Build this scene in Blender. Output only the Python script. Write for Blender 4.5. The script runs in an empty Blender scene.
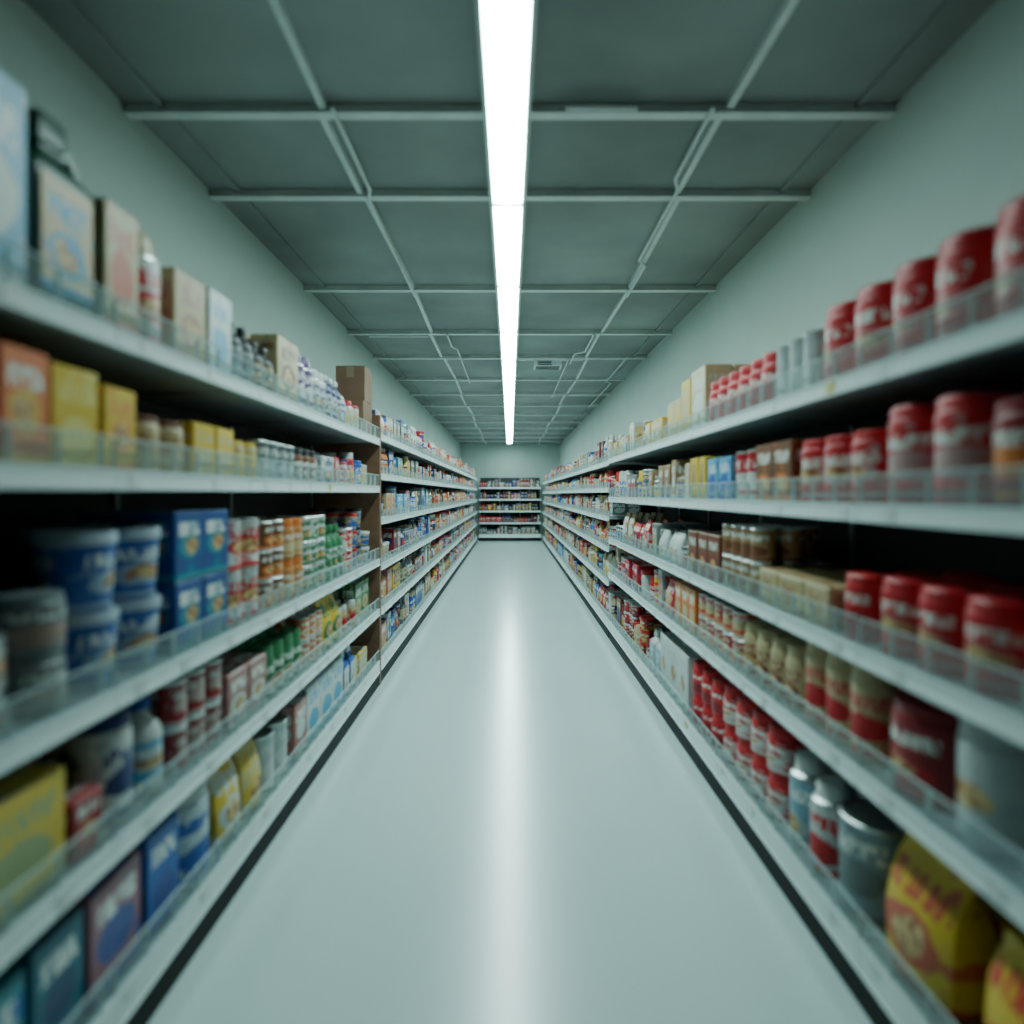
import bpy, math, random
from mathutils import Vector
random.seed(11)
R=random.Random(5)
scene=bpy.context.scene

# ------------------------------------------------------------------ materials
def new_mat(name):
    m=bpy.data.materials.new(name); m.use_nodes=True
    nt=m.node_tree
    return m,nt,nt.nodes['Principled BSDF']
def simple(name,col,rough=.5,metal=0,spec=.5,noise=0,nscale=5,bump=0):
    m,nt,b=new_mat(name)
    b.inputs['Base Color'].default_value=(*col,1)
    b.inputs['Roughness'].default_value=rough
    b.inputs['Metallic'].default_value=metal
    b.inputs['Specular IOR Level'].default_value=spec
    if noise or bump:
        tc=nt.nodes.new('ShaderNodeTexCoord'); n=nt.nodes.new('ShaderNodeTexNoise')
        n.inputs['Scale'].default_value=nscale; n.inputs['Detail'].default_value=5
        nt.links.new(tc.outputs['Object'],n.inputs['Vector'])
        if noise:
            r=nt.nodes.new('ShaderNodeValToRGB')
            r.color_ramp.elements[0].position=.3; r.color_ramp.elements[1].position=.7
            r.color_ramp.elements[0].color=(*[c*(1-noise) for c in col],1)
            r.color_ramp.elements[1].color=(*[min(1,c*(1+noise)) for c in col],1)
            nt.links.new(n.outputs['Fac'],r.inputs['Fac']); nt.links.new(r.outputs['Color'],b.inputs['Base Color'])
        if bump:
            bp=nt.nodes.new('ShaderNodeBump'); bp.inputs['Strength'].default_value=bump; bp.inputs['Distance'].default_value=.01
            nt.links.new(n.outputs['Fac'],bp.inputs['Height']); nt.links.new(bp.outputs['Normal'],b.inputs['Normal'])
    return m

def label_mat():
    m,nt,b=new_mat('printed_label')
    N=nt.nodes; L=nt.links
    def mth(op,a,b_=None,c=None):
        n=N.new('ShaderNodeMath'); n.operation=op
        for i,x in enumerate((a,b_,c)):
            if x is None: continue
            if isinstance(x,(int,float)): n.inputs[i].default_value=x
            else: L.new(x,n.inputs[i])
        return n.outputs[0]
    def mix(f,a,c):
        n=N.new('ShaderNodeMix'); n.data_type='RGBA'
        L.new(f,n.inputs[0])
        for i,x in ((6,a),(7,c)):
            if isinstance(x,tuple): n.inputs[i].default_value=x
            else: L.new(x,n.inputs[i])
        return n.outputs[2]
    uv=N.new('ShaderNodeUVMap'); uv.uv_map='UVMap'
    sx=N.new('ShaderNodeSeparateXYZ'); L.new(uv.outputs[0],sx.inputs[0])
    c1=N.new('ShaderNodeAttribute'); c1.attribute_name='Col'
    c2=N.new('ShaderNodeAttribute'); c2.attribute_name='Col2'
    sd=N.new('ShaderNodeAttribute'); sd.attribute_name='seed'
    s=sd.outputs['Fac']
    u=mth('FRACT',sx.outputs[0]); v=sx.outputs[1]
    def noise(su,sv,scale,detail=2):
        cb=N.new('ShaderNodeCombineXYZ')
        L.new(mth('MULTIPLY',u,su),cb.inputs[0]); L.new(mth('MULTIPLY',v,sv),cb.inputs[1])
        L.new(mth('MULTIPLY',s,57.0),cb.inputs[2])
        n=N.new('ShaderNodeTexNoise'); n.inputs['Scale'].default_value=scale; n.inputs['Detail'].default_value=detail
        L.new(cb.outputs[0],n.inputs['Vector']); return n
    n1=noise(1,1,3.2); n2=noise(1,1,9,3); n3=noise(14,3.2,1.6,1)
    cy=mth('MULTIPLY_ADD',mth('FRACT',mth('MULTIPLY',s,7.3)),.22,.28)
    du=mth('DIVIDE',mth('SUBTRACT',u,.5),.36); dv=mth('DIVIDE',mth('SUBTRACT',v,cy),.2)
    e=mth('ADD',mth('MULTIPLY',du,du),mth('MULTIPLY',dv,dv))
    e=mth('ADD',e,mth('MULTIPLY',mth('SUBTRACT',n1.outputs['Fac'],.5),1.6))
    m1=mth('LESS_THAN',e,1.0)
    m1b=mth('LESS_THAN',e,.45)
    splash=mth('GREATER_THAN',n1.outputs['Fac'],.6)
    col=mix(splash,c1.outputs['Color'],mix(mth('MULTIPLY',s,1.0),c2.outputs['Color'],c1.outputs['Color']))
    col=mix(m1,col,c2.outputs['Color'])
    # product picture inside the oval
    pic=N.new('ShaderNodeValToRGB'); cr=pic.color_ramp
    cr.elements[0].position=.35; cr.elements[0].color=(.28,.07,.02,1)
    cr.elements[1].position=.65; cr.elements[1].color=(.75,.55,.25,1)
    L.new(n2.outputs['Fac'],pic.inputs[0])
    col=mix(mth('MULTIPLY',m1b,mth('GREATER_THAN',mth('FRACT',mth('MULTIPLY',s,13.7)),.45)),col,pic.outputs[0])
    band=mth('MULTIPLY',mth('GREATER_THAN',v,.66),mth('LESS_THAN',v,.86))
    band=mth('MULTIPLY',band,mth('LESS_THAN',mth('ABSOLUTE',mth('SUBTRACT',u,.5)),.38))
    txt=mth('MULTIPLY',band,mth('GREATER_THAN',n3.outputs['Fac'],.47))
    lum=N.new('ShaderNodeRGBToBW'); L.new(c1.outputs['Color'],lum.inputs[0])
    dark=mth('GREATER_THAN',lum.outputs[0],.38)
    tcol=mix(dark,(.72,.74,.7,1),c2.outputs['Color'])
    col=mix(txt,col,tcol)
    col=mix(mth('LESS_THAN',v,.1),col,c2.outputs['Color'])
    L.new(col,b.inputs['Base Color'])
    b.inputs['Roughness'].default_value=.42
    return m
def attr_mat(name,rough,metal):
    m,nt,b=new_mat(name)
    a=nt.nodes.new('ShaderNodeAttribute'); a.attribute_name='Col'
    nt.links.new(a.outputs['Color'],b.inputs['Base Color'])
    b.inputs['Roughness'].default_value=rough; b.inputs['Metallic'].default_value=metal
    return m
M_LABEL=label_mat(); M_PLAIN=attr_mat('coloured_plastic',.38,0); M_TIN=attr_mat('tin_metal',.3,.9)
PMATS=[M_LABEL,M_PLAIN,M_TIN]

M_WALL=simple('painted_wall',(.46,.57,.53),.75,noise=.04,nscale=1.3,bump=.03)
M_WALLD=simple('bounce_cutting_wall',(.06,.07,.07),.8)  # unseen front wall darkened to cut bounce light and dim the near corners
M_CEIL=simple('ceiling_panel',(.25,.285,.275),.8,noise=.3,nscale=.9,bump=.1)
M_BEAM=simple('ceiling_batten_paint',(.66,.73,.71),.5,noise=.1,nscale=6)
M_LIP=simple('white_enamel_rail',(.78,.87,.87),.25)
M_DECK=simple('shelf_enamel',(.25,.29,.29),.45,noise=.05,nscale=8)
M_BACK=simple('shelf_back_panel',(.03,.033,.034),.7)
M_KICK=simple('black_kickplate',(.004,.005,.005),.6,spec=.2)
M_WOOD=simple('brown_wood',(.19,.095,.055),.55,noise=.25,nscale=14)
M_CARD=simple('corrugated_cardboard',(.22,.125,.08),.8,noise=.1,nscale=9)
M_TAPE=simple('packing_tape',(.30,.22,.14),.3)
M_TAG=[simple('price_tag_white',(.68,.72,.70),.5),simple('price_tag_yellow',(.6,.5,.14),.5),simple('price_tag_red',(.55,.08,.06),.5)]
# floor
M_FLOOR,nt,b=new_mat('polished_vinyl_floor')
tc=nt.nodes.new('ShaderNodeTexCoord')
n=nt.nodes.new('ShaderNodeTexNoise'); n.inputs['Scale'].default_value=1.2; n.inputs['Detail'].default_value=3
nt.links.new(tc.outputs['Object'],n.inputs['Vector'])
r=nt.nodes.new('ShaderNodeValToRGB'); r.color_ramp.elements[0].position=.3; r.color_ramp.elements[1].position=.75
r.color_ramp.elements[0].color=(.60,.745,.745,1); r.color_ramp.elements[1].color=(.63,.775,.77,1)
nt.links.new(n.outputs['Fac'],r.inputs[0]); nt.links.new(r.outputs[0],b.inputs['Base Color'])
b.inputs['Roughness'].default_value=.26
b.inputs['Coat Weight'].default_value=.7; b.inputs['Coat Roughness'].default_value=.2
# emissive tube diffuser
M_LAMP,nt,b=new_mat('lit_diffuser')
b.inputs['Base Color'].default_value=(.9,.95,.95,1)
b.inputs['Emission Color'].default_value=(.70,1.0,.965,1); b.inputs['Emission Strength'].default_value=46
# acrylic
def acr(name,f):
    M=bpy.data.materials.new(name); M.use_nodes=True; nt=M.node_tree
    for x in list(nt.nodes): nt.nodes.remove(x)
    o=nt.nodes.new('ShaderNodeOutputMaterial'); tr=nt.nodes.new('ShaderNodeBsdfTransparent'); tr.inputs[0].default_value=(.92,.97,.97,1)
    p=nt.nodes.new('ShaderNodeBsdfPrincipled'); p.inputs['Base Color'].default_value=(.65,.74,.74,1); p.inputs['Roughness'].default_value=.15
    mx=nt.nodes.new('ShaderNodeMixShader'); mx.inputs[0].default_value=f
    nt.links.new(tr.outputs[0],mx.inputs[1]); nt.links.new(p.outputs[0],mx.inputs[2]); nt.links.new(mx.outputs[0],o.inputs[0])
    return M
M_ACR=acr('clear_acrylic',.12); M_ACRE=acr('acrylic_edge',.7)

# ------------------------------------------------------------------ mesh builder
AISLE=.95; BACKY=17.9
def T_left(u,v,z):  return (-(AISLE+v),u,z)
def T_right(u,v,z): return (AISLE+v,u,z)
def T_back(u,v,z):  return (u,BACKY+v,z)
def T_id(u,v,z):    return (u,v,z)
class MB:
    def __init__(s,T=T_id,flip=False):
        s.T=T; s.flip=flip; s.v=[]; s.f=[]; s.m=[]; s.c=[]; s.c2=[]; s.sd=[]; s.uv=[]; s.sm=[]
    def add(s,vs,fs,uvs=None,mat=0,col=(1,1,1),col2=(1,1,1),seed=0.,smooth=False):
        o=len(s.v); s.v.extend(s.T(*p) for p in vs)
        for i,f in enumerate(fs):
            uv=uvs[i] if uvs else [(0,0)]*len(f)
            g=[o+k for k in f]
            if s.flip: g=g[::-1]; uv=uv[::-1]
            s.f.append(g); s.uv.extend(uv)
            s.m.append(mat[i] if isinstance(mat,list) else mat)
            s.c.append(col[i] if isinstance(col,list) else col)
            s.c2.append(col2); s.sd.append(seed); s.sm.append(smooth)
    def box(s,a,b,mat=0,**k):
        x0,y0,z0=a; x1,y1,z1=b
        vs=[(x0,y0,z0),(x1,y0,z0),(x1,y1,z0),(x0,y1,z0),(x0,y0,z1),(x1,y0,z1),(x1,y1,z1),(x0,y1,z1)]
        fs=[(0,3,2,1),(4,5,6,7),(0,1,5,4),(1,2,6,5),(2,3,7,6),(3,0,4,7)]
        q=[(0,0),(1,0),(1,1),(0,1)]
        s.add(vs,fs,[q]*6,mat,**k)
    def obj(s,name,mats,parent=None,attrs=False,bevel=0):
        xs=[p[0] for p in s.v]; ys=[p[1] for p in s.v]; zs=[p[2] for p in s.v]
        c=((min(xs)+max(xs))/2,(min(ys)+max(ys))/2,min(zs))
        me=bpy.data.meshes.new(name)
        me.from_pydata([(p[0]-c[0],p[1]-c[1],p[2]-c[2]) for p in s.v],[],s.f)
        for m in mats: me.materials.append(m)
        me.polygons.foreach_set('material_index',s.m)
        me.polygons.foreach_set('use_smooth',s.sm)
        if attrs:
            l=me.uv_layers.new(name='UVMap'); l.data.foreach_set('uv',[x for t in s.uv for x in t])
            a=me.attributes.new('Col','FLOAT_COLOR','FACE'); a.data.foreach_set('color',[x for t in s.c for x in (*t,1)])
            a=me.attributes.new('Col2','FLOAT_COLOR','FACE'); a.data.foreach_set('color',[x for t in s.c2 for x in (*t,1)])
            a=me.attributes.new('seed','FLOAT','FACE'); a.data.foreach_set('value',s.sd)
        me.update()
        if any(s.sm): me.set_sharp_from_angle(angle=math.radians(38))
        ob=bpy.data.objects.new(name,me); scene.collection.objects.link(ob)
        ob.location=c
        if parent: ob.parent=parent
        if bevel:
            bm=ob.modifiers.new('bevel','BEVEL'); bm.width=bevel; bm.segments=2; bm.limit_method='ANGLE'
        return ob

# ------------------------------------------------------------------ products
def carton(mb,u,v,z,w,d,h,c,c2,seed,seg,yaw=0,**k):
    b=min(.004,w*.05)
    hw,hd=w/2,d/2; ca,sa=math.cos(yaw),math.sin(yaw)
    vs=[];idx={}
    for sx in(-1,1):
        for sy in(-1,1):
            for t in(0,1):
                zc=0 if t==0 else h; zi=b if t==0 else h-b
                for kk,(px,py,pz) in enumerate(((sx*hw,sy*(hd-b),zi),(sx*(hw-b),sy*hd,zi),(sx*(hw-b),sy*(hd-b),zc))):
                    idx[(sx,sy,t,kk)]=len(vs); vs.append((u+px*ca-py*sa,v+px*sa+py*ca,z+pz))
    I=lambda *a:idx[a]
    fs=[];uv=[];mt=[]
    q=[(0,0),(1,0),(1,1),(0,1)]
    def F(f,m,uvv=None): fs.append(f); uv.append(uvv or [(.05,.5)]*len(f)); mt.append(m)
    F((I(-1,-1,0,1),I(1,-1,0,1),I(1,-1,1,1),I(-1,-1,1,1)),0,q)
    F((I(1,1,0,1),I(-1,1,0,1),I(-1,1,1,1),I(1,1,1,1)),0,q)
    F((I(1,-1,0,0),I(1,1,0,0),I(1,1,1,0),I(1,-1,1,0)),0,q)
    F((I(-1,1,0,0),I(-1,-1,0,0),I(-1,-1,1,0),I(-1,1,1,0)),0,q)
    F((I(-1,-1,1,2),I(1,-1,1,2),I(1,1,1,2),I(-1,1,1,2)),0,[(.1,.55),(.9,.55),(.9,.95),(.1,.95)])
    F((I(-1,1,0,2),I(1,1,0,2),I(1,-1,0,2),I(-1,-1,0,2)),1)
    for sx,sy in((-1,-1),(1,-1),(1,1),(-1,1)):
        f=[I(sx,sy,0,0),I(sx,sy,0,1),I(sx,sy,1,1),I(sx,sy,1,0)]
        if sx*sy<0: f=f[::-1]
        F(tuple(f),1)
    for t in(0,1):
        for sx in(-1,1):
            f=[I(sx,-1,t,0),I(sx,1,t,0),I(sx,1,t,2),I(sx,-1,t,2)]
            if (sx<0)!=(t==0): f=f[::-1]
            F(tuple(f),1)
        for sy in(-1,1):
            f=[I(-1,sy,t,1),I(1,sy,t,1),I(1,sy,t,2),I(-1,sy,t,2)]
            if (sy>0)!=(t==0): f=f[::-1]
            F(tuple(f),1)
        for sx in(-1,1):
            for sy in(-1,1):
                f=[I(sx,sy,t,0),I(sx,sy,t,1),I(sx,sy,t,2)]
                if (sx*sy<0)!=(t==0): f=f[::-1]
                F(tuple(f),1)
    mb.add(vs,fs,uv,mt,col=c,col2=c2,seed=seed)

def lathe(mb,u,v,z,prof,strips,seg,c2,seed,sx=1,sy=1,n=2,ph=0):
    vs=[];fs=[];uv=[];mt=[];co=[]
    for (r,zz) in prof:
        for k in range(seg):
            a=2*math.pi*k/seg+ph
            ca,sa=math.cos(a),math.sin(a)
            if n!=2:
                q=(abs(ca)**n+abs(sa)**n)**(-1/n); 
            else: q=1
            vs.append((u+r*sx*q*ca,v+r*sy*q*sa,z+zz))
    lz=[prof[i][1] for i,(m,_) in enumerate(strips) if m==0]+[prof[i+1][1] for i,(m,_) in enumerate(strips) if m==0]
    z0,z1=(min(lz),max(lz)) if lz else (0,1)
    for i,(m,c) in enumerate(strips):
        va=(prof[i][1]-z0)/(z1-z0); vb=(prof[i+1][1]-z0)/(z1-z0)
        for k in range(seg):
            k2=(k+1)%seg
            fs.append((i*seg+k,i*seg+k2,(i+1)*seg+k2,(i+1)*seg+k))
            ua,ub=2*k/seg,2*(k+1)/seg-1e-4
            uv.append([(ua,va),(ub,va),(ub,vb),(ua,vb)]); mt.append(m); co.append(c)
    o=(len(prof)-1)*seg
    fs.append(tuple(range(o,o+seg))); uv.append([(0,0)]*seg); mt.append(1 if strips[-1][0]==0 else strips[-1][0]); co.append(strips[-1][1])
    fs.append(tuple(range(seg-1,-1,-1))); uv.append([(0,0)]*seg); mt.append(1); co.append(strips[0][1])
    mb.add(vs,fs,uv,mt,col=co,col2=c2,seed=seed,smooth=True)
TIN=(.55,.57,.56)
def can(mb,u,v,z,w,d,h,c,c2,seed,seg,**k):
    r=w/2
    lathe(mb,u,v,z,[(r*.96,0),(r,.003),(r,.008),(r*.985,.010),(r*.985,h-.010),(r,h-.008),(r,h-.003),(r*.95,h),(r*.93,h-.005)],
      [(2,TIN),(2,TIN),(2,TIN),(0,c),(2,TIN),(2,TIN),(2,TIN),(2,TIN)],seg,c2,seed,ph=k.get('ph',0))
def jar(mb,u,v,z,w,d,h,c,c2,seed,seg,cap=None,**k):
    r=w/2; cap=cap or c2
    lathe(mb,u,v,z,[(r*.93,0),(r,.008),(r,.07*h),(r,.70*h),(r*.97,.75*h),(r*.86,.81*h),(r*.90,.812*h),(r*.90,.97*h),(r*.85,h)],
      [(1,c),(1,c),(0,c),(1,c),(1,c),(1,cap),(1,cap),(1,cap)],seg,c2,seed,ph=k.get('ph',0))
def canister(mb,u,v,z,w,d,h,c,c2,seed,seg,cap=None,**k):
    r=w/2; cap=cap or c
    lathe(mb,u,v,z,[(r*.95,0),(r,.006),(r,.02),(r,.80*h),(r*1.0,.83*h),(r*.93,.87*h),(r*.95,.875*h),(r*.95,.96*h),(r*.88,.99*h),(r*.7,h)],
      [(1,c),(1,c),(0,c),(1,c),(1,c),(1,cap),(1,cap),(1,cap),(1,cap)],seg,c2,seed,ph=k.get('ph',0))
def bottle(mb,u,v,z,w,d,h,c,c2,seed,seg,cap=None,**k):
    r=w/2; cap=cap or c2
    lathe(mb,u,v,z,[(r*.9,0),(r,.01),(r,.14*h),(r,.58*h),(r*.99,.63*h),(r*.85,.72*h),(r*.45,.81*h),(r*.36,.85*h),(r*.36,.88*h),(r*.45,.881*h),(r*.45,.98*h),(r*.38,h)],
      [(1,c),(1,c),(0,c2),(1,c),(1,c),(1,c),(1,c),(1,c),(1,cap),(1,cap),(1,cap)],seg,c,seed,ph=k.get('ph',0))
def spray(mb,u,v,z,w,d,h,c,c2,seed,seg,cap=None,**k):
    r=w/2; cap=cap or (.7,.72,.7)
    lathe(mb,u,v,z,[(r*.95,0),(r,.004),(r,.012),(r,.76*h),(r*.95,.79*h),(r*.72,.82*h),(r*.74,.821*h),(r*.72,.96*h),(r*.6,h)],
      [(2,TIN),(2,TIN),(0,c),(2,TIN),(2,TIN),(1,cap),(1,cap),(1,cap)],seg,c2,seed,ph=k.get('ph',0))
def tub(mb,u,v,z,w,d,h,c,c2,seed,seg,cap=None,**k):
    r=w/2; cap=cap or c2
    lathe(mb,u,v,z,[(r*.80,0),(r*.84,.005),(r*.95,.84*h),(r,.845*h),(r,.96*h),(r*.96,h),(r*.9,h-.003)],
      [(1,c),(0,c),(1,cap),(1,cap),(1,cap),(1,cap)],seg,c2,seed,ph=k.get('ph',0))
def jug(mb,u,v,z,w,d,h,c,c2,seed,seg,cap=None,lab2=None,**k):
    r=.5; cap=cap or c2; sx,sy=w*.92,d*.92
    seg=32
    lathe(mb,u-.0*w,v,z,[(r*.92,0),(r,.012),(r,.08*h),(r,.66*h),(r*.96,.70*h),(r*.72,.75*h),(r*.42,.79*h),(r*.34,.82*h),(r*.34,.86*h),(r*.46,.861*h),(r*.46,.985*h),(r*.40,h)],
      [(1,c),(1,c),(1,c),(1,c),(1,c),(1,c),(1,c),(1,c),(1,cap),(1,cap),(1,cap)],seg,lab2 or cap,seed,sx=sx,sy=sy,n=8)
    # pasted label sheet on the front
    q=[(0,0),(1,0),(1,1),(0,1)]
    y=v-sy/2-.0012; xw=sx*.42; z0,z1=z+.08*h,z+.65*h
    mb.add([(u-xw,y,z0),(u+xw,y,z0),(u+xw,y,z1),(u-xw,y,z1)],[(0,1,2,3)],[q],0,col=c2,col2=lab2 or cap,seed=seed)
    path=[(.10*w,.86*h),(.36*w,.87*h),(.46*w,.83*h),(.47*w,.75*h),(.42*w,.68*h)]
    t=.013
    for (a,b_),(a2,b2) in zip(path,path[1:]):
        dx,dz=a2-a,b2-b_; l=math.hypot(dx,dz); nx,nz=-dz/l*t/1.2,dx/l*t/1.2
        vs=[(u+a+nx,v-t,z+b_+nz),(u+a-nx,v-t,z+b_-nz),(u+a-nx,v+t,z+b_-nz),(u+a+nx,v+t,z+b_+nz),
            (u+a2+nx,v-t,z+b2+nz),(u+a2-nx,v-t,z+b2-nz),(u+a2-nx,v+t,z+b2-nz),(u+a2+nx,v+t,z+b2+nz)]
        mb.add(vs,[(0,3,2,1),(4,5,6,7),(0,1,5,4),(1,2,6,5),(2,3,7,6),(3,0,4,7)],None,1,col=c,col2=c2,seed=seed,smooth=True)
def bag(mb,u,v,z,w,d,h,c,c2,seed,seg,**k):
    seg=16
    lev=[(.86,.80,0),(.97,.95,.04),(1,1,.2),(1,.98,.45),(.99,.8,.68),(.97,.45,.84),(.96,.12,.93),(.97,.06,1)]
    vs=[];fs=[];uv=[]
    for a,b_,t in lev:
        for i in range(seg):
            an=2*math.pi*(i+.5)/seg; ca,sa=math.cos(an),math.sin(an)
            q=(abs(ca)**4+abs(sa)**4)**(-.25)
            wob=1+.04*math.sin(5*an+t*9+seed*20)
            vs.append((u+w/2*a*ca*q,v+d/2*b_*sa*q*wob,z+h*t))
    for j in range(len(lev)-1):
        for i in range(seg):
            i2=(i+1)%seg
            fs.append((j*seg+i,j*seg+i2,(j+1)*seg+i2,(j+1)*seg+i))
            def U(i_): return .5+.5*math.cos(2*math.pi*(i_+.5)/seg)*.98
            uv.append([(U(i),lev[j][2]),(U(i+1),lev[j][2]),(U(i+1),lev[j+1][2]),(U(i),lev[j+1][2])])
    o=(len(lev)-1)*seg
    fs.append(tuple(range(o,o+seg))); uv.append([(.5,.95)]*seg)
    fs.append(tuple(range(seg-1,-1,-1))); uv.append([(.5,.05)]*seg)
    mb.add(vs,fs,uv,0,col=c,col2=c2,seed=seed,smooth=True)
KIND=dict(carton=carton,can=can,jar=jar,canister=canister,bottle=bottle,spray=spray,tub=tub,jug=jug,bag=bag)

RED=(.56,.012,.020); DRED=(.26,.008,.014); WHT=(.56,.59,.57); CRM=(.53,.41,.23); YEL=(.68,.43,.03); GRN=(.03,.18,.07)
BLU=(.012,.09,.38); LBL=(.10,.34,.54); NAVY=(.010,.025,.13); ORG=(.64,.16,.025); BRN=(.18,.06,.025); SIL=(.42,.47,.48)
PNK=(.48,.15,.16); PUR=(.10,.03,.16); GRY=(.14,.17,.18); BLK=(.012,.013,.015); TAN=(.38,.22,.10); DGRN=(.006,.07,.04); TEA=(.02,.22,.28)

def fill_rows(mb,kind,u,z,w,d,h,c,c2,seed,seg,rows,stack=1,cap=None,lab2=None,jit=.004,vary=True):
    off=R.uniform(0,.03) if vary else 0
    for r in range(rows):
        if vary and r==0 and R.random()<.05 : continue
        for s in range(stack):
            if s>0 and r>0 and R.random()<.3: break
            kw=dict(ph=R.uniform(-.5,.5))
            if cap: kw['cap']=cap
            if lab2: kw['lab2']=lab2
            if kind=='carton': kw['yaw']=R.uniform(-.05,.05)
            KIND[kind](mb,u+R.uniform(-jit,jit)*.5,.03+off+d/2+r*(d+.012)+R.uniform(0,jit),z+s*(h+.0006),w,d,h,c,c2,seed,seg,**kw)

def hero(side,z,start,items):
    T,fl=(T_left,False) if side=='L' else (T_right,True)
    u=start
    for it in items:
        name,kind,cnt,w,d,h,c,c2=it[:8]; o=it[8] if len(it)>8 else {}
        mb=MB(T,fl); seed=R.random()
        u=o.get('at',u)
        for i in range(cnt):
            rows=o.get('rows',max(1,min(3,int(.45/(d+.012)))))
            fill_rows(mb,kind,u+w/2,z+.0006,w,d,h,c,c2,o.get('seed',seed),28,rows,o.get('stack',1),o.get('cap'),o.get('lab2'),vary=False)
            u+=w+.008
        mb.obj(name,PMATS,attrs=True)
        u+=o.get('gap',.012)
    return u

def stock(name,T,fl,z,u0,u1,maxh,pal,kinds,seg=14,depth=.42,tall=1.0,maxrows=3):
    mb=MB(T,fl); u=u0
    while True:
        kind=R.choice(kinds); 
        c=R.choice(pal); c2=R.choice([WHT,CRM,RED,YEL,BLU,WHT,NAVY])
        if c2==c: c2=WHT
        if kind=='carton': w=R.uniform(.07,.19); d=R.uniform(.08,.2); h=min(maxh*R.uniform(.6,.97),R.uniform(.14,.33))
        elif kind=='bag': w=R.uniform(.11,.17); d=R.uniform(.07,.1); h=min(maxh*.95,R.uniform(.16,.26))
        elif kind in('bottle','spray'): w=R.uniform(.06,.09); d=w; h=min(maxh*.97,R.uniform(.18,.28))
        elif kind=='jug': w=R.uniform(.11,.15); d=.09; h=min(maxh*.93,R.uniform(.22,.3))
        elif kind=='tub': w=R.uniform(.1,.14); d=w; h=R.uniform(.09,.13)
        elif kind=='can': w=R.uniform(.07,.11); d=w; h=R.uniform(.09,.13)
        else: w=R.uniform(.07,.12); d=w; h=min(maxh*.95,R.uniform(.13,.24))
        h*=tall
        st=max(1,min(3,int(maxh*R.uniform(.7,.98)/h))) if kind in('can','tub','jar','carton') else 1
        cnt=R.choice([1,1,1,1,2,2,3]); seed=R.random()
        rows=max(1,min(maxrows,int(depth/(d+.012))))
        cap=R.choice([WHT,c,c2,BLK,RED])
        for i in range(cnt):
            if u+w>u1-.01: 
                if mb.v: mb.obj(name,PMATS,attrs=True)
                return
            fill_rows(mb,kind,u+w/2,z+.0006,w,d,h,c,c2,seed,seg,rows,st,cap)
            u+=w+.006
        u+=R.uniform(.002,.014)
        if u>=u1-.08: 
            mb.obj(name,PMATS,attrs=True); return

# ------------------------------------------------------------------ shelving
def shelf_run(name,T,fl,u0,u1,decks,joints,top,fence=.075,panels=(True,True),depth=.5):
    par=bpy.data.objects.new(name,None); scene.collection.objects.link(par)
    a=MB(T,fl)   # decks + structure
    g=MB(T,fl)   # acrylic
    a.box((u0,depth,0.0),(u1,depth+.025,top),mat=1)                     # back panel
    a.box((u0,.006,0.0),(u1,.03,.098),mat=2)                            # kickplate
    a.box((u0,.03,0.0),(u1,depth,.09),mat=2)
    js=[u0]+[j for j in joints if u0<j<u1]+[u1]
    for i,z in enumerate(decks):
        for p,q in zip(js,js[1:]):
            p2,q2=p+.002,q-.002
            a.box((p2,.014,z-.028),(q2,depth,z),mat=3)                  # deck
            lo=z-.045 if i>0 else .098
            a.box((p2,.0,lo),(q2,.014,z+.004),mat=0)                    # price rail
            a.box((p2,-.004,z-.002),(q2,.0,z+.004),mat=0)
            a.box((p2,-.004,lo),(q2,.0,lo+.005),mat=0)
            # price tags in the rail
            t=p2+R.uniform(.03,.15)
            while t<q2-.07:
                a.box((t,-.0025,z-.038),(t+.045,.0,z-.004),mat=R.choice([4]*14+[5]))
                t+=R.uniform(.2,.6)
            if fence:
                g.box((p2+.003,.003,z+.004),(q2-.003,.006,z+.004+fence),mat=0)
                g.box((p2+.003,.002,z+.004+fence),(q2-.003,.007,z+.0085+fence),mat=1)
                t=p2+.004
                while t<q2-.01:
                    g.box((t,.0065,z+.004),(t+.0035,.018,z+fence),mat=1)
                    t+=.13
            # brackets under deck
            if i>0:
                for bx in (p2+.002,q2-.02):
                    vs=[(bx,depth,z-.028),(bx,depth,z-.052),(bx,.18,z-.028),(bx+.006,depth,z-.028),(bx+.006,depth,z-.052),(bx+.006,.18,z-.028)]
                    a.add(vs,[(0,2,1),(3,4,5),(0,1,4,3),(1,2,5,4),(2,0,3,5)],None,3)
    for j in js:                                                        # slotted uprights
        jj=min(max(j,u0+.015),u1-.015)
        a.box((jj-.014,depth-.012,.09),(jj+.014,depth-.001,top+.0),mat=3)
    a.obj('shelf_frame',[M_LIP,M_BACK,M_KICK,M_DECK]+M_TAG,parent=par)
    if fence: g.obj('acrylic_guards',[M_ACR,M_ACRE],parent=par)
    return par

B0=.180
LZ=[B0,.56,.925,1.455,1.80]
RZ=[B0,.645,.98,1.37,1.735]
LZ2=[B0,.55,.88,1.22,1.55,1.84]
RZ2=[B0,.55,.88,1.18,1.46,1.72]
LE=4.38; RE=5.8; END=17.3
jl=[-.6,.1,.75,1.45,2.2,3.1]; jr=[-.6,.1,.85,1.64,2.53,3.45,4.35,5.1]
shelf_run('supermarket_shelf',T_left,False,-1.2,LE,LZ,jl,1.82)
shelf_run('supermarket_shelf',T_right,True,-1.2,RE,RZ,jr,1.76)
shelf_run('supermarket_shelf',T_left,False,LE+.05,END,LZ2,[LE+.05+.92*k for k in range(1,14)],1.86,fence=.055)
shelf_run('supermarket_shelf',T_right,True,RE+.03,END,RZ2,[RE+.03+.92*k for k in range(1,13)],1.74,fence=.055)
BZ=[.2,.55,.9,1.25,1.6]
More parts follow.
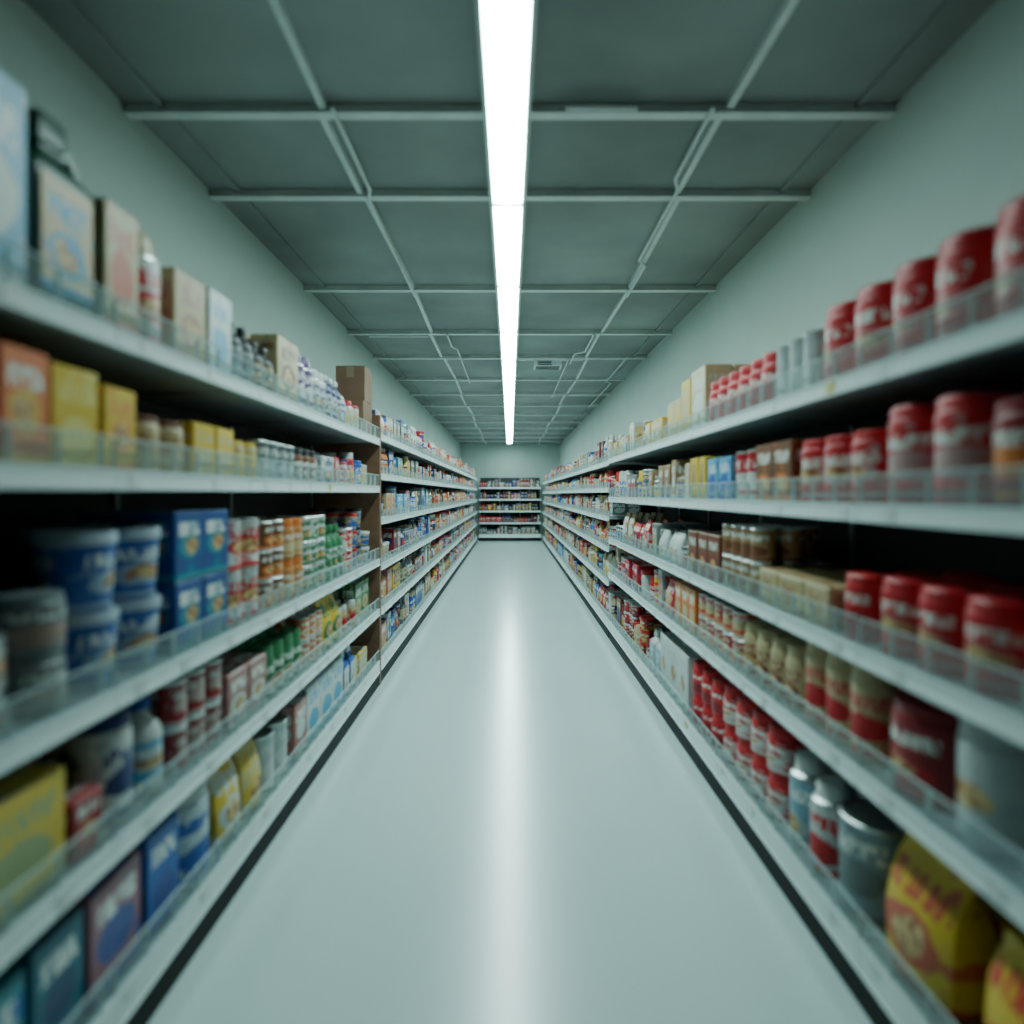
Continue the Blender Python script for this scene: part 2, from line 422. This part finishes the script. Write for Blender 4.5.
shelf_run('supermarket_shelf',T_back,False,-.93,.93,BZ,[-.31,.31],1.9,fence=0)

# wooden end panel
m=MB(T_left,False); m.box((LE+.003,.0,0),(LE+.047,.52,1.98)); m.obj('wooden_end_panel',[M_WOOD],bevel=.004)
def cardboard_box(u,v,z,w,d,h):
    m=MB(T_left,False)
    m.box((u-w/2,v-d/2,z),(u+w/2,v+d/2,z+h-.004),mat=0)
    m.box((u-w/2,v-d/2,z+h-.004),(u+w/2,v-.002,z+h),mat=0)
    m.box((u-w/2,v+.002,z+h-.004),(u+w/2,v+d/2,z+h),mat=0)
    m.box((u-w/2-.001,v-.025,z+h-.001),(u+w/2+.001,v+.025,z+h+.0015),mat=1)
    m.box((u-w/2-.0015,v-.025,z+h-.08),(u-w/2,v+.025,z+h),mat=1)
    m.obj('cardboard_box',[M_CARD,M_TAPE],bevel=.002)
cardboard_box(4.22,.18,1.801,.26,.26,.24)
cardboard_box(4.24,.15,2.044,.22,.20,.24)

# ------------------------------------------------------------------ stocked products (near, left)
u=hero('L',LZ[4],.2,[
 ('detergent_box','carton',4,.19,.16,.36,LBL,WHT),
 ('detergent_box','carton',1,.19,.17,.42,LBL,WHT,{'at':1.03,'rows':2}),
 ('green_cleaner_jug','jug',1,.20,.13,.44,DGRN,(.58,.40,.22),{'at':1.24,'rows':2,'cap':DGRN,'lab2':(.02,.27,.50),'seed':.33}),
 ('cracker_box','carton',1,.13,.11,.32,CRM,(.55,.10,.04),{'at':1.455,'rows':2,'seed':.66}),
 ('white_spray_can','spray',1,.14,.14,.32,WHT,RED,{'at':1.595,'rows':2,'cap':CRM}),
 ('cereal_box','carton',1,.17,.10,.27,CRM,(.42,.2,.15),{'at':1.765}),
 ('milk_powder_box','carton',1,.17,.10,.28,WHT,LBL,{}),
 ('dark_sauce_bottle','bottle',2,.085,.085,.23,BLK,SIL,{'cap':BLK}),
 ('dark_sauce_bottle','bottle',2,.085,.085,.2,BLK,CRM,{'cap':BLK}),
 ('tea_box','carton',1,.24,.12,.28,CRM,BRN,{}),
 ('purple_bottle','spray',2,.11,.11,.27,PUR,WHT,{'cap':PUR}),
 ('white_lotion_bottle','spray',2,.09,.09,.24,WHT,NAVY,{'cap':WHT}),
 ('navy_shampoo_bottle','bottle',3,.09,.09,.25,NAVY,WHT,{'cap':WHT})])
stock('assorted_groceries',T_left,False,LZ[4],u,4.07,.24,[WHT,NAVY,SIL,BLU],['spray','canister'],20)
u=hero('L',LZ[3],.3,[
 ('biscuit_box','carton',3,.22,.14,.22,ORG,RED),
 ('biscuit_box','carton',2,.13,.14,.24,(.66,.14,.03),(.65,.35,.05),{'at':1.01,'seed':.8}),
 ('yellow_tea_box','carton',1,.14,.14,.23,YEL,(.75,.6,.2),{'at':1.295,'seed':.3}),
 ('yellow_tea_box','carton',1,.125,.14,.21,YEL,(.7,.25,.04),{'at':1.45,'seed':.36}),
 ('cream_jar','canister',2,.12,.12,.16,CRM,TAN,{'at':1.60,'cap':BRN}),
 ('mustard_box','carton',2,.13,.13,.17,YEL,CRM,{}),
 ('cream_pudding_cup','canister',2,.10,.10,.14,CRM,YEL,{'cap':YEL}),
 ('dark_tin','can',4,.09,.09,.16,GRY,SIL,{}),
 ('spice_jar','jar',3,.09,.09,.16,BRN,WHT,{'cap':BLK})])
stock('assorted_groceries',T_left,False,LZ[3],u,LE-.02,.22,[WHT,RED,BLU,SIL,DRED,NAVY],['jar','can','carton','canister'],20)
u=hero('L',LZ[2],.3,[
 ('grey_tin','can',5,.13,.13,.14,GRY,SIL,{'stack':1}),
 ('grey_tin','can',1,.20,.18,.10,GRY,(.3,.22,.22),{'at':1.02,'stack':2,'seed':.2,'rows':1}),
 ('dark_grey_canister','canister',1,.14,.14,.13,GRY,(.34,.22,.18),{'at':1.235,'seed':.6,'stack':2}),
 ('blue_wipes_tub','tub',2,.175,.165,.19,BLU,(.3,.4,.55),{'at':1.385,'cap':(.35,.42,.5),'stack':2,'seed':.5}),
 ('blue_detergent_box','carton',2,.16,.14,.21,(.01,.06,.24),TEA,{'stack':2,'seed':.41}),
 ('red_white_tin','can',2,.14,.14,.19,WHT,RED,{'stack':2,'seed':.4}),
 ('soup_tin','can',2,.11,.11,.12,BRN,ORG,{'stack':3}),
 ('orange_lid_jar','jar',2,.11,.11,.18,(.5,.2,.06),CRM,{'stack':2,'cap':ORG}),
 ('green_tin','can',3,.10,.10,.12,WHT,GRN,{'stack':3}),
 ('green_cleaner_bottle','bottle',3,.10,.10,.30,GRN,WHT,{'cap':GRN})])
stock('assorted_groceries',T_left,False,LZ[2],u,LE-.02,.43,[WHT,GRN,RED,SIL,CRM],['can','bottle','tub','carton'],18)
u=hero('L',LZ[1],.3,[
 ('yellow_detergent_box','carton',3,.22,.2,.24,YEL,DGRN),
 ('yellow_detergent_box','carton',1,.27,.2,.24,(.62,.42,.03),(.30,.34,.16),{'at':1.06,'seed':.9}),
 ('red_soap_box','carton',1,.10,.1,.14,DRED,RED,{}),
 ('bleach_bottle','canister',1,.14,.14,.28,WHT,NAVY,{'cap':NAVY}),
 ('bleach_bottle','bottle',1,.11,.11,.27,WHT,LBL,{'cap':BLU}),
 ('maroon_tin','can',3,.10,.10,.14,DRED,(.4,.3,.28),{'stack':2}),
 ('pink_sponge_box','carton',2,.16,.12,.20,(.36,.16,.15),WHT,{}),
 ('green_food_jar','jar',4,.10,.10,.21,GRN,WHT,{'cap':GRN}),
 ('red_tin','can',3,.09,.09,.12,ORG,WHT,{'stack':2}),
 ('yellow_rice_bag','bag',2,.16,.12,.26,YEL,GRN,{})])
stock('assorted_groceries',T_left,False,LZ[1],u,LE-.02,.28,[CRM,YEL,GRN,WHT],['carton','jar','bag'],18)
u=hero('L',LZ[0],.6,[
 ('blue_detergent_box','carton',3,.2,.16,.26,TEA,BLU,{}),
 ('teal_detergent_box','carton',1,.15,.16,.27,(.015,.13,.19),(.02,.06,.14),{'at':1.235,'seed':.52}),
 ('pink_detergent_box','carton',1,.21,.18,.27,(.30,.11,.15),(.05,.07,.28),{'at':1.395,'seed':.25}),
 ('blue_cleaner_box','carton',1,.15,.14,.28,BLU,(.03,.06,.28),{'at':1.63,'seed':.45}),
 ('formula_canister','canister',1,.22,.2,.30,(.46,.54,.58),BLU,{'at':1.80,'cap':WHT,'rows':2,'seed':.15}),
 ('yellow_pasta_bag','bag',1,.18,.11,.27,YEL,WHT,{'at':2.04}),
 ('yellow_pasta_bag','bag',1,.16,.11,.27,(.55,.45,.2),YEL,{}),
 ('paint_tin','can',2,.14,.14,.23,SIL,WHT,{}),
 ('red_soap_box','carton',1,.17,.14,.25,(.38,.13,.11),WHT,{}),
 ('white_paper_pack','carton',3,.2,.15,.27,WHT,LBL,{}),
 ('blue_jug','jug',2,.14,.1,.27,BLU,WHT,{'cap':WHT})])
stock('assorted_groceries',T_left,False,LZ[0],u,LE-.02,.29,[YEL,YEL,CRM,WHT],['carton','bag'],18)

# ------------------------------------------------------------------ near, right
u=hero('R',RZ[4],.11,[
 ('red_food_canister','canister',11,.158,.158,.245,RED,(.52,.14,.15),{'seed':.62,'rows':2}),
 ('silver_tin','can',3,.095,.095,.2,SIL,WHT,{'seed':.3}),
 ('red_food_jar','jar',6,.115,.115,.21,RED,DRED,{'cap':RED}),
 ('white_flour_box','carton',1,.24,.14,.32,CRM,WHT,{}),
 ('yellow_noodle_box','carton',1,.15,.14,.30,YEL,CRM,{}),
 ('cream_box','carton',2,.14,.12,.22,CRM,YEL,{})])
stock('assorted_groceries',T_right,True,RZ[4],u,RE-.02,.26,[CRM,YEL,TAN,CRM,YEL,WHT],['carton','carton','can','jar'],18)
u=hero('R',RZ[3],.23,[
 ('red_food_canister','canister',5,.16,.16,.21,RED,WHT,{'rows':2}),
 ('red_food_canister','canister',1,.15,.15,.22,DRED,ORG,{'at':1.115,'rows':2}),
 ('red_food_canister','canister',2,.155,.155,.255,RED,(.5,.3,.3),{'at':1.29,'rows':2,'seed':.1}),
 ('red_sauce_jar','canister',3,.145,.145,.21,RED,(.55,.35,.35),{'at':1.63,'cap':RED,'seed':.12}),
 ('brown_coffee_box','carton',2,.14,.12,.22,BRN,ORG,{}),
 ('red_white_tin','can',2,.12,.12,.21,RED,WHT,{}),
 ('blue_salt_box','carton',2,.15,.1,.20,LBL,BLU,{'gap':.02}),
 ('yellow_noodle_box','carton',2,.12,.1,.22,YEL,TAN,{})])
stock('assorted_groceries',T_right,True,RZ[3],u,RE-.02,.26,[CRM,YEL,TAN,RED,WHT,GRY],['carton','carton','can','jar'],18)
u=hero('R',RZ[2],.3,[
 ('red_food_jar','jar',6,.14,.14,.22,RED,WHT,{'cap':DRED}),
 ('red_sauce_jar','canister',3,.14,.14,.20,RED,(.45,.12,.12),{'at':1.20,'cap':RED,'seed':.77,'gap':.03}),
 ('red_sauce_jar','canister',1,.13,.13,.19,RED,DRED,{'cap':RED,'gap':.03}),
 ('cream_cake_box','carton',3,.17,.16,.13,CRM,TAN,{}),
 ('brown_tin','can',4,.1,.1,.14,TAN,BRN,{'stack':2}),
 ('brown_cocoa_box','carton',3,.15,.13,.22,BRN,DRED,{})])
stock('assorted_groceries',T_right,True,RZ[2],u,RE-.02,.28,[CRM,BRN,TAN,GRY,RED,WHT,DRED],['carton','can','jar','bag'],18)
u=hero('R',RZ[1],.4,[
 ('white_paper_canister','canister',4,.17,.17,.24,WHT,GRY,{'rows':2}),
 ('white_paper_canister','canister',1,.18,.17,.27,(.46,.49,.49),SIL,{'at':1.19,'rows':2,'seed':.4}),
 ('red_coffee_canister','canister',1,.21,.19,.24,DRED,RED,{'at':1.40,'rows':2,'seed':.7}),
 ('cream_bottle','canister',3,.125,.125,.27,CRM,RED,{'at':1.65,'cap':CRM,'seed':.9}),
 ('red_cream_jar','jar',4,.12,.12,.22,CRM,DRED,{'cap':CRM}),
 ('red_tin','can',5,.11,.11,.12,RED,CRM,{'stack':2}),
 ('orange_juice_carton','carton',3,.12,.12,.24,ORG,CRM,{})])
stock('assorted_groceries',T_right,True,RZ[1],u,RE-.02,.27,[CRM,BRN,ORG,RED,WHT,SIL],['carton','can','jar','bag'],18)
u=hero('R',RZ[0],.6,[
 ('yellow_snack_bag','bag',3,.22,.14,.3,YEL,RED,{'rows':2}),
 ('yellow_snack_bag','bag',1,.25,.17,.32,(.66,.43,.03),(.55,.10,.05),{'at':1.37,'rows':2,'seed':.07}),
 ('grey_paint_can','can',1,.20,.19,.28,(.20,.27,.31),GRY,{'at':1.66,'seed':.1,'rows':2}),
 ('white_red_bottle','spray',1,.13,.13,.29,WHT,RED,{'at':1.88}),
 ('pale_blue_bottle','spray',1,.13,.13,.31,(.2,.36,.45),SIL,{'at':2.03}),
 ('red_food_jar','jar',4,.15,.15,.17,RED,WHT,{'at':2.2,'cap':RED,'stack':2}),
 ('red_food_jar','jar',3,.14,.14,.16,RED,DRED,{'cap':RED,'stack':2}),
 ('white_paper_pack','carton',3,.2,.17,.32,WHT,SIL,{}),
 ('white_milk_jug','jug',2,.15,.11,.28,WHT,LBL,{'cap':WHT})])
stock('assorted_groceries',T_right,True,RZ[0],u,RE-.02,.36,[BRN,ORG,RED,WHT,CRM,DRED],['carton','can','jar','tub'],18)

# ------------------------------------------------------------------ far stock
PA=[WHT,WHT,RED,BLU,SIL,CRM,DRED,YEL,GRY,ORG,NAVY,LBL,PNK,TEA,BRN,GRY]
PB=[WHT,CRM,CRM,TAN,BRN,RED,DRED,YEL,BLU,GRY,SIL,ORG,LBL]
AK=['carton','carton','carton','can','jar','bottle','canister','bag','spray','tub']
for zs,T,fl,a,pal in ((LZ2,T_left,False,LE+.06,PA),(RZ2,T_right,True,RE+.05,PB)):
    for i,z in enumerate(zs):
        mh=(zs[i+1]-z-.065) if i<len(zs)-1 else .3
        stock('assorted_groceries',T,fl,z,a,9.5,mh,pal,AK,12,maxrows=2)
        stock('assorted_groceries',T,fl,z,9.52,END-.02,mh,pal,AK,8,maxrows=2)
for i,z in enumerate(BZ):
    stock('assorted_groceries',T_back,False,z,-.92,.92,.27 if i<4 else .3,[GRY,DRED,NAVY,BRN,BLK,RED,GRY],['carton','can','jar','bottle'],10,tall=.95)

# ------------------------------------------------------------------ room
HC=2.97; WX=1.55; Y0=-2.0; Y1=18.75
def slab(name,a,b,mat,bevel=0):
    m=MB(); m.box(a,b); return m.obj(name,[mat],bevel=bevel)
slab('floor',(-WX-.1,Y0-.1,-.1),(WX+.1,Y1+.1,0),M_FLOOR)
slab('ceiling',(-WX-.1,Y0-.1,HC),(WX+.1,Y1+.1,HC+.1),M_CEIL)
slab('wall_left',(-WX-.1,Y0,0),(-WX,Y1,HC),M_WALL)
slab('wall_right',(WX,Y0,0),(WX+.1,Y1,HC),M_WALL)
slab('wall_back',(-WX,Y1,0),(WX,Y1+.1,HC),M_WALL)
slab('wall_front',(-WX,Y0-.1,0),(WX,Y0,HC),M_WALLD)

ys=[.2,1.3,2.43,3.11,4.53,5.76,6.8,8.09]
while ys[-1]<18: ys.append(ys[-1]+1.2)
m=MB()
for y in ys:
    for x0,x1 in ((-WX+.001,-.10),(.075,WX-.001)):
        m.box((x0,y-.014,HC-.03),(x1,y+.014,HC-.0005))
        m.box((x0,y-.024,HC-.040),(x1,y+.024,HC-.03))
m.obj('ceiling_cross_battens',[M_BEAM])
m=MB()
def bar(x0,y0,x1,y1,hw,z0,z1):
    m.add([(x0-hw,y0,z0),(x0+hw,y0,z0),(x0+hw,y0,z1),(x0-hw,y0,z1),(x1-hw,y1,z0),(x1+hw,y1,z0),(x1+hw,y1,z1),(x1-hw,y1,z1)],
      [(0,1,2,3)[::-1],(4,5,6,7),(0,1,5,4),(1,2,6,5),(2,3,7,6),(3,0,4,7)])
segs=list(zip(ys,ys[1:]))
for i,(a,b_) in enumerate([(-1.9,ys[0])]+segs+[(ys[-1],Y1)]):
    for x in (-.75,.88):
        o=.02*((i*7)%3-1); o2=.02*((i*5)%3-1)
        bar(x+o,a+.028,x+o2,b_-.028,.014,HC-.028,HC-.0005)
m.obj('ceiling_runners',[M_BEAM])
m=MB()
for s in(-1,1):
    x=s*1.40; m.box((x-.012,Y0+.01,HC-.016),(x+.012,Y1-.01,HC-.0005))
m.obj('trim_1',[M_CEIL])

# conduits (curves -> swept tubes)
def pipe(name,pts,r=.009):
    cu=bpy.data.curves.new(name,'CURVE'); cu.dimensions='3D'; cu.bevel_depth=r; cu.bevel_resolution=3
    sp=cu.splines.new('POLY'); sp.points.add(len(pts)-1)
    for i,p in enumerate(pts): sp.points[i].co=(*p,1)
    cu.materials.append(M_BEAM)
    ob=bpy.data.objects.new(name,cu); scene.collection.objects.link(ob)
zc=HC-.051
pipe('ceiling_conduit',[(.80,2.35,zc),(.80,2.9,zc),(.84,3.0,zc),(.84,3.9,zc),(.90,4.0,zc),(.90,4.62,zc)])
pipe('ceiling_conduit',[(-.70,2.35,zc),(-.70,3.0,zc),(-.73,3.1,zc),(-.73,4.62,zc)])
pipe('ceiling_conduit',[(.22,2.36,zc),(.50,2.36,zc)],.012)
pipe('ceiling_conduit',[(-.60,5.7,zc),(-.60,6.2,zc),(-.55,6.3,zc),(-.55,8.2,zc)])
pipe('ceiling_conduit',[(1.30,6.7,zc),(1.30,8.1,zc),(1.38,8.2,zc),(1.38,10.6,zc)])
pipe('ceiling_conduit',[(.60,6.7,zc),(.66,6.85,zc),(.66,9.4,zc)])
pipe('ceiling_conduit',[(.80,5.7,zc),(.80,6.4,zc),(.70,6.5,zc),(.70,7.0,zc)])
for k,y in enumerate(ys[5:12]):
    zz=HC-.02
    x0,x1=((-1.38,-.80),(.10,.84),(-.70,-.12),(.92,1.38))[k%4]
    pipe('ceiling_conduit',[(x0,y+.14,zz),(x1,y+.14,zz)],.011)

# ceiling vent
m=MB(); cx,cy=.44,7.05
m.box((cx-.16,cy-.11,HC-.09),(cx+.16,cy+.11,HC-.0005),mat=0)
for k in range(3): m.box((cx-.12,cy-.114,HC-.080+k*.022),(cx+.04,cy-.11,HC-.070+k*.022),mat=1)
for k in range(6): m.box((cx-.14,cy-.095+k*.034,HC-.094),(cx+.14,cy-.090+k*.034,HC-.09),mat=1)
m.obj('ceiling_vent',[M_LIP,M_BACK])

# strip light
par=bpy.data.objects.new('fluorescent_strip_light',None); scene.collection.objects.link(par)
h=MB(); d=MB(); X=-.012
cuts=[1.80,3.15]+[3.15+1.24*k for k in range(1,13)]
for a,b_ in zip(cuts,cuts[1:]):
    h.box((X-.090,a,HC-.03),(X+.090,b_,HC-.0005))
    for s in(-1,1): 
        x0=X+s*.095; h.box((min(x0,x0-s*.018),a,HC-.056),(max(x0,x0-s*.018),b_,HC-.03))
    h.box((X-.085,a,HC-.056),(X+.085,a+.012,HC-.03)); h.box((X-.085,b_-.012,HC-.056),(X+.085,b_,HC-.03))
    n=6; vs=[];w=.076
    for yy in (a+.013,b_-.013):
        for k in range(n+1):
            t=math.pi*k/n; vs.append((X-w*math.cos(t),yy,HC-.035-.022*math.sin(t)))
    fs=[(k,k+1,n+2+k,n+1+k)[::-1] for k in range(n)]+[tuple(range(n+1)),tuple(range(2*n+1,n,-1))]
    d.add(vs,fs,None,0)
h.obj('lamp_housing',[M_BEAM],parent=par); d.obj('lamp_diffuser',[M_LAMP],parent=par)

# world
w=bpy.data.worlds.new('World'); scene.world=w; w.use_nodes=True
w.node_tree.nodes['Background'].inputs[0].default_value=(.5,.6,.6,1); w.node_tree.nodes['Background'].inputs[1].default_value=.05

# camera
cam=bpy.data.cameras.new('Camera'); co=bpy.data.objects.new('Camera',cam); scene.collection.objects.link(co)
co.location=(0,0,1.4); co.rotation_euler=(math.pi/2,0,0)
cam.sensor_width=36; cam.lens=600/1024*36
cam.shift_x=.002; cam.shift_y=-18/1024
cam.clip_start=.02; cam.clip_end=100
cam.dof.use_dof=True; cam.dof.focus_distance=6.5; cam.dof.aperture_fstop=.68
scene.camera=co
